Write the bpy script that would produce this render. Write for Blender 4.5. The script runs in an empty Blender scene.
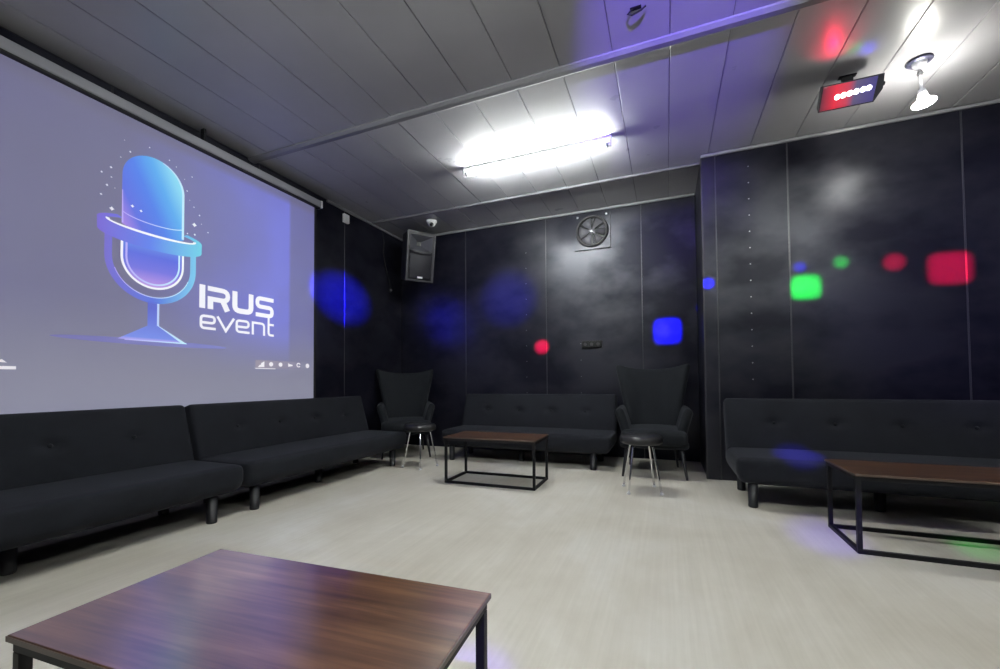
import bpy, bmesh, math, random
from mathutils import Vector, Matrix
random.seed(7)
PI = math.pi
scene = bpy.context.scene
COL = scene.collection

# ------------------------------------------------------------------ camera
cam_data = bpy.data.cameras.new('camera')
cam = bpy.data.objects.new('camera', cam_data)
COL.objects.link(cam)
cam_data.sensor_fit = 'HORIZONTAL'
cam_data.sensor_width = 36.0
cam_data.lens = 14.951
cam_data.shift_y = 0.0355
cam_data.clip_start = 0.05
_r = Vector((0.928321, 0.371709, -0.007179))
_u = Vector((0.016637, -0.022245, 0.999614))
_f = Vector((-0.371406, 0.928083, 0.026834))
cam.matrix_world = Matrix(((_r.x, _u.x, -_f.x, 0.0), (_r.y, _u.y, -_f.y, 0.0),
                           (_r.z, _u.z, -_f.z, 0.9), (0, 0, 0, 1)))
scene.camera = cam

# ------------------------------------------------------------------ world, exposure, light levels
world = bpy.data.worlds.new('world')
scene.world = world
world.use_nodes = True
world.node_tree.nodes['Background'].inputs[0].default_value = (0.02, 0.02, 0.025, 1)
world.node_tree.nodes['Background'].inputs[1].default_value = 0.2
scene.view_settings.view_transform = 'Standard'
scene.view_settings.look = 'None'
scene.view_settings.exposure = 0.0
scene.view_settings.gamma = 1.0
scene.view_settings.use_curve_mapping = False
TUBE = 225.0          # radiance of the fluorescent tubes
BULB = 155.0          # radiance of the ceiling spot's bulb face
SPOT_SCALE = 1.0

# ------------------------------------------------------------------ dimensions (metres)
XL, YB, YP, XC, ZC = -3.556, 5.06, 4.218, 0.333, 2.98     # left wall, back wall, projecting wall, its corner, ceiling
XR, YF = 3.30, -1.30                                       # right wall, wall behind the camera

# ------------------------------------------------------------------ materials
MATS = {}
def mat(name, color, rough=0.5, metal=0.0, spec=0.5, emit=None, strength=0.0):
    m = bpy.data.materials.new(name); m.use_nodes = True
    b = m.node_tree.nodes['Principled BSDF']
    b.inputs['Base Color'].default_value = (*color, 1)
    b.inputs['Roughness'].default_value = rough
    b.inputs['Metallic'].default_value = metal
    b.inputs['Specular IOR Level'].default_value = spec
    if emit:
        b.inputs['Emission Color'].default_value = (*emit, 1)
        b.inputs['Emission Strength'].default_value = strength
    MATS[name] = m
    return m
def nd(m, t, **kw):
    n = m.node_tree.nodes.new(t)
    for k, v in kw.items(): setattr(n, k, v)
    return n
def ln(m, a, b): m.node_tree.links.new(a, b)
def bsdf(m): return m.node_tree.nodes['Principled BSDF']
def coords(m, scale=(1, 1, 1), rot=(0, 0, 0)):
    """world-space position, scaled"""
    g = nd(m, 'ShaderNodeNewGeometry'); mp = nd(m, 'ShaderNodeMapping')
    mp.inputs['Scale'].default_value = scale; mp.inputs['Rotation'].default_value = rot
    ln(m, g.outputs['Position'], mp.inputs['Vector']); return mp.outputs[0]
def ocoords(m, scale=(1, 1, 1)):
    g = nd(m, 'ShaderNodeTexCoord'); mp = nd(m, 'ShaderNodeMapping')
    mp.inputs['Scale'].default_value = scale
    ln(m, g.outputs['Object'], mp.inputs['Vector']); return mp.outputs[0]
def noise(m, vec, scale, detail=4, rough=0.55, dist=0.0):
    n = nd(m, 'ShaderNodeTexNoise')
    n.inputs['Scale'].default_value = scale; n.inputs['Detail'].default_value = detail
    n.inputs['Roughness'].default_value = rough; n.inputs['Distortion'].default_value = dist
    ln(m, vec, n.inputs['Vector']); return n.outputs['Fac']
def ramp(m, fac, stops):
    r = nd(m, 'ShaderNodeValToRGB')
    el = r.color_ramp.elements
    while len(el) < len(stops): el.new(0.5)
    for e, (p, c) in zip(el, stops):
        e.position = p; e.color = (*c, 1) if len(c) == 3 else c
    ln(m, fac, r.inputs['Fac']); return r.outputs['Color']
def mrange(m, v, a, b, c, d):
    n = nd(m, 'ShaderNodeMapRange')
    for i, x in zip((1, 2, 3, 4), (a, b, c, d)): n.inputs[i].default_value = x
    ln(m, v, n.inputs[0]); return n.outputs[0]
def mixc(m, fac, a, b, mode='MIX'):
    n = nd(m, 'ShaderNodeMix', data_type='RGBA', blend_type=mode)
    for s, v in ((n.inputs[0], fac), (n.inputs[6], a), (n.inputs[7], b)):
        if hasattr(v, 'links'): ln(m, v, s)
        elif isinstance(v, (int, float)): s.default_value = v
        else: s.default_value = (*v, 1)
    return n.outputs[2]
def bump(m, h, strength=0.2, dist=0.01):
    n = nd(m, 'ShaderNodeBump')
    n.inputs['Strength'].default_value = strength; n.inputs['Distance'].default_value = dist
    ln(m, h, n.inputs['Height']); ln(m, n.outputs[0], bsdf(m).inputs['Normal'])

# black gloss-painted panels, patchy sheen where the paint was rubbed or sprayed thin
m = mat('black_paint', (0.012, 0.012, 0.016), 0.3, spec=0.38)
v = coords(m)
patch = noise(m, v, 1.6, 3, 0.5)
smear = noise(m, coords(m, (1, 1, 1.5), (0.5, 0.2, 0)), 1.25, 4, 0.5)
ln(m, mrange(m, smear, 0.40, 0.60, 0.15, 0.52), bsdf(m).inputs['Specular IOR Level'])
bsdf(m).inputs['Specular Tint'].default_value = (0.90, 0.92, 1.0, 1)
bsdf(m).inputs['Roughness'].default_value = 0.36
ln(m, ramp(m, patch, [(0.3, (0.006, 0.006, 0.011)), (0.7, (0.009, 0.009, 0.016))]), bsdf(m).inputs['Base Color'])  # bluish tint puts the party lights' ambient blue into the paint colour

# grey semi-gloss ceiling panels
m = mat('ceiling_panel', (0.30, 0.30, 0.31), 0.3, spec=0.36)
v = coords(m)
p1 = noise(m, v, 1.3, 4)
ln(m, ramp(m, p1, [(0.3, (0.38, 0.38, 0.40)), (0.7, (0.43, 0.43, 0.455))]), bsdf(m).inputs['Base Color'])
ln(m, mrange(m, noise(m, v, 4, 4), 0.3, 0.7, 0.27, 0.38), bsdf(m).inputs['Roughness'])
bump(m, noise(m, v, 2.2, 2), 0.05, 0.02)
mat('joint_dark', (0.05, 0.05, 0.055), 0.6)
mat('joint_metal', (0.035, 0.035, 0.042), 0.3, spec=0.5)

# floor: pale grey-beige vinyl with fine brushed striations and scuffed cloudy areas
m = mat('floor_vinyl', (0.5, 0.48, 0.44), 0.45, spec=0.4)
cloud = noise(m, coords(m, (1, 0.8, 1)), 1.1, 6, 0.6, 0.5)
stri = noise(m, coords(m, (60, 1.6, 1)), 1.0, 4, 0.6)
stri2 = noise(m, coords(m, (14, 0.7, 1), (0, 0, 0.12)), 1.0, 4, 0.6)
blot = noise(m, coords(m, (1, 1, 1)), 4.5, 5, 0.65)
c = ramp(m, cloud, [(0.28, (0.58, 0.54, 0.46)), (0.5, (0.66, 0.625, 0.55)), (0.70, (0.75, 0.73, 0.685))])
c = mixc(m, 0.30, c, ramp(m, stri, [(0.35, (0.80, 0.79, 0.77)), (0.65, (1.0, 1.0, 1.0))]), 'MULTIPLY')
c = mixc(m, 0.22, c, ramp(m, stri2, [(0.35, (0.80, 0.79, 0.77)), (0.65, (1.0, 1.0, 1.0))]), 'MULTIPLY')
c = mixc(m, 0.30, c, ramp(m, blot, [(0.35, (0.82, 0.80, 0.76)), (0.6, (1.0, 1.0, 1.0))]), 'MULTIPLY')
ln(m, c, bsdf(m).inputs['Base Color'])
ln(m, mrange(m, blot, 0.3, 0.7, 0.38, 0.55), bsdf(m).inputs['Roughness'])
bump(m, stri, 0.06, 0.003)

# charcoal upholstery
def fabric(name, a, b):
    m = mat(name, a, 0.9, spec=0.25)
    v = ocoords(m)
    f1 = noise(m, v, 6, 5, 0.6, 0.4); f2 = noise(m, v, 420, 2, 0.5)
    c = ramp(m, f1, [(0.3, a), (0.7, b)])
    c = mixc(m, 0.35, c, ramp(m, f2, [(0.3, (0.6, 0.6, 0.6)), (0.7, (1, 1, 1))]), 'MULTIPLY')
    ln(m, c, bsdf(m).inputs['Base Color'])
    bsdf(m).inputs['Sheen Weight'].default_value = 0.06
    bsdf(m).inputs['Sheen Roughness'].default_value = 0.45
    bsdf(m).inputs['Sheen Tint'].default_value = (0.7, 0.75, 0.85, 1)
    bump(m, f2, 0.15, 0.002)
fabric('charcoal_velvet', (0.0075, 0.0085, 0.0125), (0.0115, 0.013, 0.0185))
fabric('charcoal_weave', (0.0072, 0.0088, 0.0115), (0.0098, 0.0118, 0.015))
mat('black_plastic', (0.014, 0.014, 0.017), 0.42)
mat('black_steel', (0.008, 0.008, 0.010), 0.5, spec=0.25)
mat('black_frame', (0.012, 0.012, 0.014), 0.7)
mat('chrome', (0.80, 0.80, 0.81), 0.18, metal=1.0)
mat('white_plastic', (0.72, 0.72, 0.74), 0.4)
mat('grey_metal', (0.30, 0.30, 0.32), 0.35, metal=0.6)
mat('seat_vinyl', (0.016, 0.016, 0.018), 0.4)

# walnut laminate (grain along local x)
m = mat('walnut', (0.12, 0.05, 0.03), 0.3, spec=0.7)
bsdf(m).inputs['Coat Weight'].default_value = 1.0; bsdf(m).inputs['Coat IOR'].default_value = 2.8; bsdf(m).inputs['Coat Roughness'].default_value = 0.16
g1 = noise(m, ocoords(m, (1.6, 16, 4)), 1.6, 4, 0.5, 0.2)
g2 = noise(m, ocoords(m, (3, 110, 8)), 1.0, 3, 0.6)
c = ramp(m, g1, [(0.25, (0.075, 0.032, 0.015)), (0.5, (0.165, 0.072, 0.033)), (0.75, (0.28, 0.135, 0.065))])
c = mixc(m, 0.7, c, ramp(m, g2, [(0.3, (0.50, 0.45, 0.43)), (0.65, (1, 1, 1))]), 'MULTIPLY')
ln(m, c, bsdf(m).inputs['Base Color'])
mat('laminate_edge', (0.10, 0.07, 0.055), 0.35)

# ------------------------------------------------------------------ mesh helpers
def obj(name, bm, material, parent=None, smooth=False):
    me = bpy.data.meshes.new(name)
    bmesh.ops.recalc_face_normals(bm, faces=bm.faces)
    bm.to_mesh(me); bm.free()
    if smooth:
        for p in me.polygons: p.use_smooth = True
    me.materials.append(MATS[material] if isinstance(material, str) else material)
    o = bpy.data.objects.new(name, me); COL.objects.link(o)
    if parent: o.parent = parent
    return o
def inst(src, loc=(0, 0, 0), rot=(0, 0, 0), parent=None, scale=None):
    o = src.copy(); COL.objects.link(o); o.location = loc; o.rotation_euler = rot
    if scale: o.scale = scale
    if parent: o.parent = parent
    return o
def empty(name, loc=(0, 0, 0), rz=0.0):
    o = bpy.data.objects.new(name, None); COL.objects.link(o)
    o.location = loc; o.rotation_euler = (0, 0, rz); o.empty_display_size = 0.1
    return o
def tag(o, label=None, cat=None, group=None, kind=None):
    for k, v in (('label', label), ('category', cat), ('group', group), ('kind', kind)):
        if v: o[k] = v
    return o
def copy_tree(o, parent=None):
    c = o.copy(); COL.objects.link(c); c.parent = parent
    for ch in [x for x in COL.objects if x.parent == o]: copy_tree(ch, c)
    return c
def box(bm, x0, x1, y0, y1, z0, z1, bevel=0.0, seg=2):
    mtx = Matrix.Translation(((x0+x1)/2, (y0+y1)/2, (z0+z1)/2)) @ Matrix.Diagonal((abs(x1-x0), abs(y1-y0), abs(z1-z0), 1))
    r = bmesh.ops.create_cube(bm, size=1.0, matrix=mtx)
    if bevel > 0:
        es = list({e for v in r['verts'] for e in v.link_edges})
        bmesh.ops.bevel(bm, geom=es, offset=bevel, segments=seg, profile=0.5, affect='EDGES')
    return bm
def bx(*a, **k): return box(bmesh.new(), *a, **k)
def cone(bm, p0, p1, r0, r1, n=16):
    p0 = Vector(p0); p1 = Vector(p1); d = p1 - p0
    q = Vector((0, 0, 1)).rotation_difference(d).to_matrix().to_4x4()
    bmesh.ops.create_cone(bm, cap_ends=True, segments=n, radius1=r0, radius2=r1, depth=d.length,
                          matrix=Matrix.Translation((p0 + p1) / 2) @ q)
    return bm
def lathe(bm, prof, n=32, mtx=Matrix.Identity(4)):
    """revolve (r, z) profile round z"""
    rings = []
    for r, z in prof:
        if r < 1e-6: rings.append([bm.verts.new(mtx @ Vector((0, 0, z)))])
        else: rings.append([bm.verts.new(mtx @ Vector((r*math.cos(2*PI*k/n), r*math.sin(2*PI*k/n), z))) for k in range(n)])
    for a, b in zip(rings, rings[1:]):
        for k in range(n):
            k2 = (k+1) % n
            if len(a) == 1 and len(b) == 1: continue
            if len(a) == 1: bm.faces.new((a[0], b[k], b[k2]))
            elif len(b) == 1: bm.faces.new((a[k], a[k2], b[0]))
            else: bm.faces.new((a[k], a[k2], b[k2], b[k]))
    return bm
def tube(bm, pts, r, n=8):
    pts = [Vector(p) for p in pts]; rings = []
    for i, p in enumerate(pts):
        t = (pts[min(i+1, len(pts)-1)] - pts[max(i-1, 0)]).normalized()
        a = t.orthogonal().normalized() if i == 0 else (rings_n - t * rings_n.dot(t)).normalized()
        rings_n = a; b = t.cross(a)
        rings.append([bm.verts.new(p + r*(math.cos(2*PI*k/n)*a + math.sin(2*PI*k/n)*b)) for k in range(n)])
    for a, b in zip(rings, rings[1:]):
        for k in range(n): bm.faces.new((a[k], a[(k+1) % n], b[(k+1) % n], b[k]))
    bm.faces.new(rings[0][::-1]); bm.faces.new(rings[-1])
    return bm
def rounded(x0, x1, y0, y1, z0, z1, r, n=(24, 10, 8), f=None):
    """soft rounded cushion: a subdivided box whose corners are rounded with radius r, then deformed by f"""
    bm = bmesh.new(); vs = {}
    lo = Vector((x0, y0, z0)); hi = Vector((x1, y1, z1))
    def tt(i, n):                       # sample denser near the ends
        u = i / n; return 0.5 - 0.5*math.cos(PI*u) if n < 14 else (0.35*(0.5 - 0.5*math.cos(PI*u)) + 0.65*u)
    def vert(i, j, k):
        key = (i, j, k)
        if key not in vs:
            p = Vector((lo.x+(hi.x-lo.x)*tt(i, n[0]), lo.y+(hi.y-lo.y)*tt(j, n[1]), lo.z+(hi.z-lo.z)*tt(k, n[2])))
            q = Vector([min(max(p[a], lo[a]+r), hi[a]-r) for a in range(3)])
            d = p - q
            if d.length > 1e-9:
                # push onto the rounded surface
                p = q + d.normalized()*r
            if f: p = f(p)
            vs[key] = bm.verts.new(p)
        return vs[key]
    A, B, C_ = n
    for i in range(A):
        for j in range(B):
            for k in (0, C_): bm.faces.new((vert(i, j, k), vert(i+1, j, k), vert(i+1, j+1, k), vert(i, j+1, k)))
    for i in range(A):
        for k in range(C_):
            for j in (0, B): bm.faces.new((vert(i, j, k), vert(i+1, j, k), vert(i+1, j, k+1), vert(i, j, k+1)))
    for j in range(B):
        for k in range(C_):
            for i in (0, A): bm.faces.new((vert(i, j, k), vert(i, j+1, k), vert(i, j+1, k+1), vert(i, j, k+1)))
    return bm

# ------------------------------------------------------------------ room shell
def struct(o, label, cat=None):
    return tag(o, label, cat, kind='structure')
floor = struct(obj('floor', bx(XL-.1, XR+.1, YF-.1, YB+.1, -0.1, 0), 'floor_vinyl'), 'pale grey-beige vinyl floor with fine brushed grain', 'floor')

# ceiling: slab plus planks 0.337 m wide, butted under the cross joints
ceiling = struct(obj('ceiling', bx(XL-.1, XR+.1, YF-.1, YB+.1, ZC+0.012, ZC+0.12), mat('ceiling_joint', (0.16, 0.16, 0.17), 0.5)), 'grey ceiling of long semi-gloss panels', 'ceiling')
Y1, Y2 = 2.695, 4.378
sect = [(YF, Y1), (Y1, Y2), (Y2, YB)]
PW = 0.3372
xs = [0.054 + PW*k for k in range(-11, 10)]
xs = [XL] + [x for x in xs if XL + 0.02 < x < XR - 0.02] + [XR]
plank_cache = {}
for (ya, yb) in sect:
    for xa, xb in zip(xs, xs[1:]):
        w = round(xb - xa, 3); L = round(yb - ya, 3)
        c = ((xa+xb)/2, (ya+yb)/2, ZC)
        dz = random.uniform(-0.0012, 0.0012); tilt = random.uniform(-0.0025, 0.0025)
        if (w, L) not in plank_cache:
            o = obj('ceiling_panel', bx(-w/2+.0022, w/2-.0022, -L/2+.002, L/2-.002, 0, 0.03, bevel=0.003, seg=1), 'ceiling_panel', ceiling)
            plank_cache[(w, L)] = o; o.location = (c[0], c[1], c[2]+dz+.002); o.rotation_euler = (0, tilt, 0)
        else:
            inst(plank_cache[(w, L)], (c[0], c[1], c[2]+dz+.002), (0, tilt, 0), ceiling)
# cross joints: shallow rounded profiles screwed under the panels
def cross_joint(y, w, h, x1):
    bm = bmesh.new(); prof = [(-w/2, 0), (-w/2, -h*.45), (-w*.22, -h), (w*.22, -h), (w/2, -h*.45), (w/2, 0)]
    a = [bm.verts.new((XL, y+p, ZC+q)) for p, q in prof]; b = [bm.verts.new((x1, y+p, ZC+q)) for p, q in prof]
    for k in range(6): bm.faces.new((a[k], a[(k+1) % 6], b[(k+1) % 6], b[k]))
    bm.faces.new(a[::-1]); bm.faces.new(b)
    return bm
mat('joint_profile', (0.20, 0.20, 0.22), 0.28, spec=0.6)
struct(obj('trim_1', cross_joint(Y1, 0.085, 0.026, XR), 'joint_profile'), 'grey metal cross joint under the ceiling nearest the viewer', 'trim')
struct(obj('trim_2', cross_joint(Y2, 0.05, 0.016, XC), 'joint_profile'), 'slim grey cross joint between the tube lamp and back wall', 'trim')

def panel_wall(name, label, axis, at, sgn, bounds, z1, seams, strips=True):
    """slab behind, then one gloss panel per bay; axis 'x' = wall runs along x at y=at; sgn = side the room is on"""
    t0, t1 = (at, at - sgn*0.10) if True else None
    lo, hi = bounds
    def B(a0, a1, d0, d1, zz0, zz1, **k):
        return bx(a0, a1, *sorted((at+sgn*d0, at+sgn*d1)), zz0, zz1, **k) if axis == 'x' else bx(*sorted((at+sgn*d0, at+sgn*d1)), a0, a1, zz0, zz1, **k)
    w = struct(obj(name, B(lo, hi, -0.10, -0.012, 0, z1), 'joint_dark'), label, 'wall')
    edges = [lo] + seams + [hi]
    for a, b in zip(edges, edges[1:]):
        obj('wall_panel', B(a+.003, b-.003, -0.012, 0.0, 0.0, z1, bevel=0.003, seg=1), 'black_paint', w)
    if strips:
        for s in seams: obj('joint_strip', B(s-.005, s+.005, -0.006, 0.004, 0.0, z1, bevel=0.002, seg=1), 'joint_metal', w)
    return w
wl = panel_wall('wall_left', 'black gloss panelled wall behind the projection screen', 'y', XL, 1, (YF, YB), ZC, [-0.62, 0.51, 1.64, 2.77, 3.90])
wb = panel_wall('wall_back', 'black gloss panelled back wall with the fan', 'x', YB, -1, (XL, XC), ZC, [-2.52, -1.39, -0.245])
wp = panel_wall('wall_back_right', 'black gloss panelled wall projecting into the room at right', 'x', YP, -1, (XC, XR), ZC, [1.002, 2.125, 3.25])
obj('return_panel', bx(XC, XC+0.012, YP, YB, 0, ZC, bevel=.002, seg=1), 'black_paint', wp)
obj('return_core', bx(XC+0.012, XC+0.1, YP+.1, YB+.1, 0, ZC), 'joint_dark', wp)
panel_wall('wall_right', 'black panelled side wall right of the view', 'y', XR, -1, (YF, YP), ZC, [2.0, 0.9, -0.2])
panel_wall('wall_front', 'black panelled wall behind the viewer', 'x', YF, 1, (XL, XR), ZC, [-2.4, -1.27, -0.14, 0.99, 2.12])
# corner angle on the projecting wall and cover profiles along the ceiling
mat('corner_metal', (0.06, 0.06, 0.072), 0.3, spec=0.6)
t3 = struct(obj('trim_3', bx(XC-.004, XC+.112, YP-.006, YP, 0, ZC-.012, bevel=.002, seg=1), 'black_paint'), 'dark corner angle on the edge of the projecting wall', 'trim')
obj('angle_leg', bx(XC-.006, XC, YP-.006, YP+.06, 0, ZC-.012, bevel=.002, seg=1), 'black_paint', t3)
obj('edge_bead', bx(XC-.008, XC+.004, YP-.010, YP-.002, 0, ZC-.012, bevel=.003), 'joint_metal', t3)
obj('edge_bead', bx(XC+.106, XC+.116, YP-.009, YP-.001, 0, ZC-.012, bevel=.003), 'joint_metal', t3)
bm = bx(XC-.004, XR, YP-.022, YP-.002, ZC-.035, ZC-.008, bevel=.004)
struct(obj('trim_4', bm, 'joint_profile'), 'slim profile along the top of the projecting wall', 'trim')
bm = bx(XL+.05, XC-.006, YB-.03, YB-.001, ZC-.032, ZC-.004, bevel=.009)
struct(obj('trim_5', bm, 'joint_profile'), 'grey cove profile along the top of the back wall', 'trim')
bm = bx(XL+.001, XL+.03, 3.6, YB-.001, ZC-.032, ZC-.004, bevel=.009)
struct(obj('trim_6', bm, 'joint_profile'), 'grey cove profile along the top of the left wall', 'trim')
# screw heads
def screws(name, pts, axis, parent, r=0.0045, material='grey_metal'):
    bm = bmesh.new()
    for p in pts:
        q = Matrix.Rotation(PI/2, 4, 'X') if axis == 'y' else Matrix.Identity(4)
        lathe(bm, [(r, 0), (r*.8, r*.6), (0, r*.8)], 8, Matrix.Translation(p) @ q)
    o = obj(name, bm, material, parent); o['kind'] = 'stuff'
    return o
screws('screw_heads', [(0.708, YP, 0.9+0.146*k) for k in range(14)], 'y', wp, 0.0055)
screws('screw_heads', [(-1.655, YB, 0.75+0.2*k) for k in range(10)] + [(-0.96, YB, 0.75+0.2*k) for k in range(4)], 'y', wb, 0.0045)
screws('screw_heads', [(x, Y1-.0, ZC-.024) for x in (-0.9, -0.28, 0.38, 1.05)], 'z', ceiling, 0.006)

# ------------------------------------------------------------------ sofas
def make_sofa():
    root = empty('sofa')
    L = 0.945
    BT = [-0.60, -0.20, 0.20, 0.60]
    def seat_f(p):
        # slightly crowned top, lower edge drawn in a little
        x, y, z = p
        if z > 0.28: z += 0.010*(1-(x/L)**2)*max(0, 1-((y+.06)/.36)**2)
        if z < 0.24 and y < -0.28: y += (0.24-z)*0.30
        if z < 0.24 and abs(x) > L-.1: x -= math.copysign((0.24-z)*0.30, x)
        return Vector((x, y, z))
    obj('seat', rounded(-L, L, -0.405, 0.25, 0.170, 0.350, 0.042, (40, 14, 9), seat_f), 'charcoal_velvet', root, True)
    # backrest: upright slab leaned about its foot
    ang = math.radians(17); piv = Vector((0, 0.10, 0.30))
    tz = 0.265
    def back_f(p):
        x, y, z = p
        if y < 0.06:
            y -= 0.012*(1-(x/L)**4)*math.sin(PI*min(1, max(0, z/0.46)))
            for b in BT:
                d2 = ((x-b)/0.045)**2 + ((z-tz)/0.03)**2
                y += 0.022*math.exp(-d2)
                y += 0.006*math.exp(-((z-tz)/0.012)**2)*math.exp(-((x-b)/0.09)**2)
        c, s = math.cos(ang), math.sin(ang)
        return Vector((x, piv.y + y*c + z*s, piv.z - y*s + z*c))
    back = obj('backrest', rounded(-L, L, 0, 0.115, 0.0, 0.470, 0.030, (110, 6, 26), back_f), 'charcoal_velvet', root, True)
    c, s = math.cos(ang), math.sin(ang)
    b0 = None
    for b in BT:
        y, z = 0.006, tz
        loc = (b, piv.y + y*c + z*s, piv.z - y*s + z*c)
        if b0 is None:
            b0 = obj('button', lathe(bmesh.new(), [(0, -.006), (.011, -.005), (.013, 0), (.009, .004), (0, .006)], 14, Matrix.Rotation(PI/2, 4, 'X')), 'charcoal_weave', back, True)
            b0.location = loc; b0.rotation_euler = (-ang, 0, 0)
        else: inst(b0, loc, (-ang, 0, 0), back)
    obj('frame', bx(-L+.10, L-.10, -0.26, 0.22, 0.145, 0.180, bevel=.006), 'black_frame', root)
    lg = lathe(bmesh.new(), [(0, 0), (.028, 0), (.031, .006), (.031, .02), (.030, .022), (.033, .175), (0, .175)], 20)
    leg = obj('leg', lg, 'black_plastic', root, True)
    for i, (x, y) in enumerate([(-.84, -.325), (.77, -.325), (-.06, -.13), (-.84, .17), (.77, .17)]):
        if i == 0: leg.location = (x, y, 0)
        else: inst(leg, (x, y, 0), parent=root)
    return root
sofa0 = make_sofa()
sofa_spots = [((-3.06, 1.045, 0), PI/2, 'charcoal velvet sofa under the screen, the nearer of the two there'),
              ((-3.07, 2.962, 0), PI/2, 'charcoal velvet sofa under the screen, beside the corner wing chair'),
              ((1.395, 3.73, 0), 0, 'charcoal tufted sofa against the projecting wall behind a coffee table'),
              ((-1.465, 4.58, 0), 0, 'dark sofa against the back wall between the two wing chairs')]
for i, (loc, rz, lab) in enumerate(sofa_spots):
    o = sofa0 if i == 0 else copy_tree(sofa0)
    o.location = loc; o.rotation_euler = (0, 0, rz)
    tag(o, lab, 'sofa', 'charcoal sofas along the walls')

# ------------------------------------------------------------------ coffee tables
def make_table():
    root = empty('coffee_table')
    a, b, H = 0.435, 0.23, 0.41
    top = obj('tabletop', bx(-a, a, -b, b, H-.013, H, bevel=.002), 'walnut', root)
    obj('edge_band', bx(-a-.0015, a+.0015, -b-.0015, b+.0015, H-.0125, H-.002), 'laminate_edge', top)
    t = 0.022; i = 0.006
    x0, y0 = a-i-t/2, b-i-t/2
    zt = H-.013
    rl = obj('long_rail', bx(-x0-t/2, x0+t/2, -t/2, t/2, 0, t, bevel=.0015, seg=1), 'black_steel', root)
    rl.location = (0, -y0, zt-t)
    for (y, z) in ((y0, zt-t), (-y0, 0), (y0, 0)): inst(rl, (0, y, z), parent=root)
    rs = obj('short_rail', bx(-t/2, t/2, -y0+t/2, y0-t/2, 0, t, bevel=.0015, seg=1), 'black_steel', root)
    rs.location = (-x0, 0, zt-t)
    for (x, z) in ((x0, zt-t), (-x0, 0), (x0, 0)): inst(rs, (x, 0, z), parent=root)
    lg = obj('leg', bx(-t/2, t/2, -t/2, t/2, t, zt-t, bevel=.0015, seg=1), 'black_steel', root)
    lg.location = (-x0, -y0, 0)
    for (x, y) in ((x0, -y0), (-x0, y0), (x0, y0)): inst(lg, (x, y, 0), parent=root)
    return root
tab0 = make_table()
for i, (loc, rz, lab) in enumerate([
        ((-0.797, 0.652, 0), math.radians(3.4), 'walnut-topped coffee table in the foreground, cut by the lower edge'),
        ((-1.432, 3.487, 0), math.radians(0.8), 'small walnut-topped coffee table before the back wall sofa'),
        ((1.318, 2.898, 0), 0.0, 'walnut-topped coffee table before the tufted sofa, cut by the right edge')]):
    o = tab0 if i == 0 else copy_tree(tab0)
    o.location = loc; o.rotation_euler = (0, 0, rz)
    if i == 0: o.scale = (0.975, 0.955, 1)
    tag(o, lab, 'table', 'black-framed coffee tables')

# ------------------------------------------------------------------ wing chairs
def shell(rows, thick, sub=2):
    """rows of points -> sheet, thickened and rounded"""
    bm = bmesh.new()
    g = [[bm.verts.new(p) for p in r] for r in rows]
    for a, b in zip(g, g[1:]):
        for k in range(len(a)-1): bm.faces.new((a[k], a[k+1], b[k+1], b[k]))
    bmesh.ops.recalc_face_normals(bm, faces=bm.faces)
    bmesh.ops.solidify(bm, geom=list(bm.faces), thickness=thick)
    for _ in range(sub):
        bmesh.ops.subdivide_edges(bm, edges=list(bm.edges), cuts=1, use_grid_fill=True, smooth=0)
        for _ in range(3): bmesh.ops.smooth_vert(bm, verts=list(bm.verts), factor=0.5, use_axis_x=True, use_axis_y=True, use_axis_z=True)
    return bm
def make_chair():
    root = empty('wing_chair')
    # back: widens upwards into wings that come forward, top edge dips in the middle
    rows = []
    for v in [i/9 for i in range(10)]:
        r = []
        for u in [-1+2*j/12 for j in range(13)]:
            zt = 1.010 + 0.055*abs(u)**2.2
            z = 0.34 + (zt-0.34)*v
            w = 0.28 + 0.02*v + 0.10*max(0, v-.25)**1.15/.75**1.15
            x = u*w
            y = 0.27 + 0.13*v - (0.05+0.075*math.sin(PI*min(1, v*1.05)))*abs(u)**3
            r.append((x, y, z))
        rows.append(r)
    obj('backrest', shell(rows, 0.085), 'charcoal_weave', root, True)
    # arms: low curved panels that flare outwards and roll at the top
    for s in (-1, 1):
        rows = []
        for v in [i/5 for i in range(6)]:
            r = []
            for t in [i/8 for i in range(9)]:
                y = 0.30 - 0.60*t
                ztop = 0.63 - 0.015*t + 0.02*(t > .9)
                z = 0.29 + (ztop-0.29)*v
                x = 0.265 + 0.085*v**1.4 + 0.012*math.sin(PI*t)
                r.append((s*x, y, z))
            rows.append(r)
        obj('armrest', shell(rows, 0.085 if s > 0 else 0.085), 'charcoal_weave', root, True)
    def sf(p):
        x, y, z = p
        if z > .4: z += 0.02*max(0, 1-(x/.3)**2)*max(0, 1-((y+.03)/.35)**2)
        if y < -.25: y -= 0.035*(1-(x/.3)**2)
        return Vector((x, y, z))
    obj('seat_cushion', rounded(-.29, .29, -.345, .27, .300, .435, .05, (18, 16, 8), sf), 'charcoal_weave', root, True)
    obj('seat_base', rounded(-.30, .30, -.31, .29, .265, .345, .035, (14, 14, 6)), 'charcoal_weave', root, True)
    for (x, y) in ((-.235, -.25), (.235, -.25), (-.20, .24), (.20, .24)):
        bm = cone(bmesh.new(), (x*1.18, y*1.2, 0), (x, y, .285), .0105, .019, 12)
        obj('leg', bm, 'black_plastic', root, True)
    return root
ch0 = make_chair()
ch1 = copy_tree(ch0)
ch0.location = (-0.128, 4.375, 0); ch0.rotation_euler = (0, 0, math.radians(2))
tag(ch0, 'charcoal wing chair with flared back, beside the projecting wall', 'chair', 'charcoal wing chairs')
ch1.location = (-3.035, 4.40, 0); ch1.rotation_euler = (0, 0, math.radians(36))
tag(ch1, 'charcoal wing chair with flared back, in the corner under the loudspeaker', 'chair', 'charcoal wing chairs')

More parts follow.
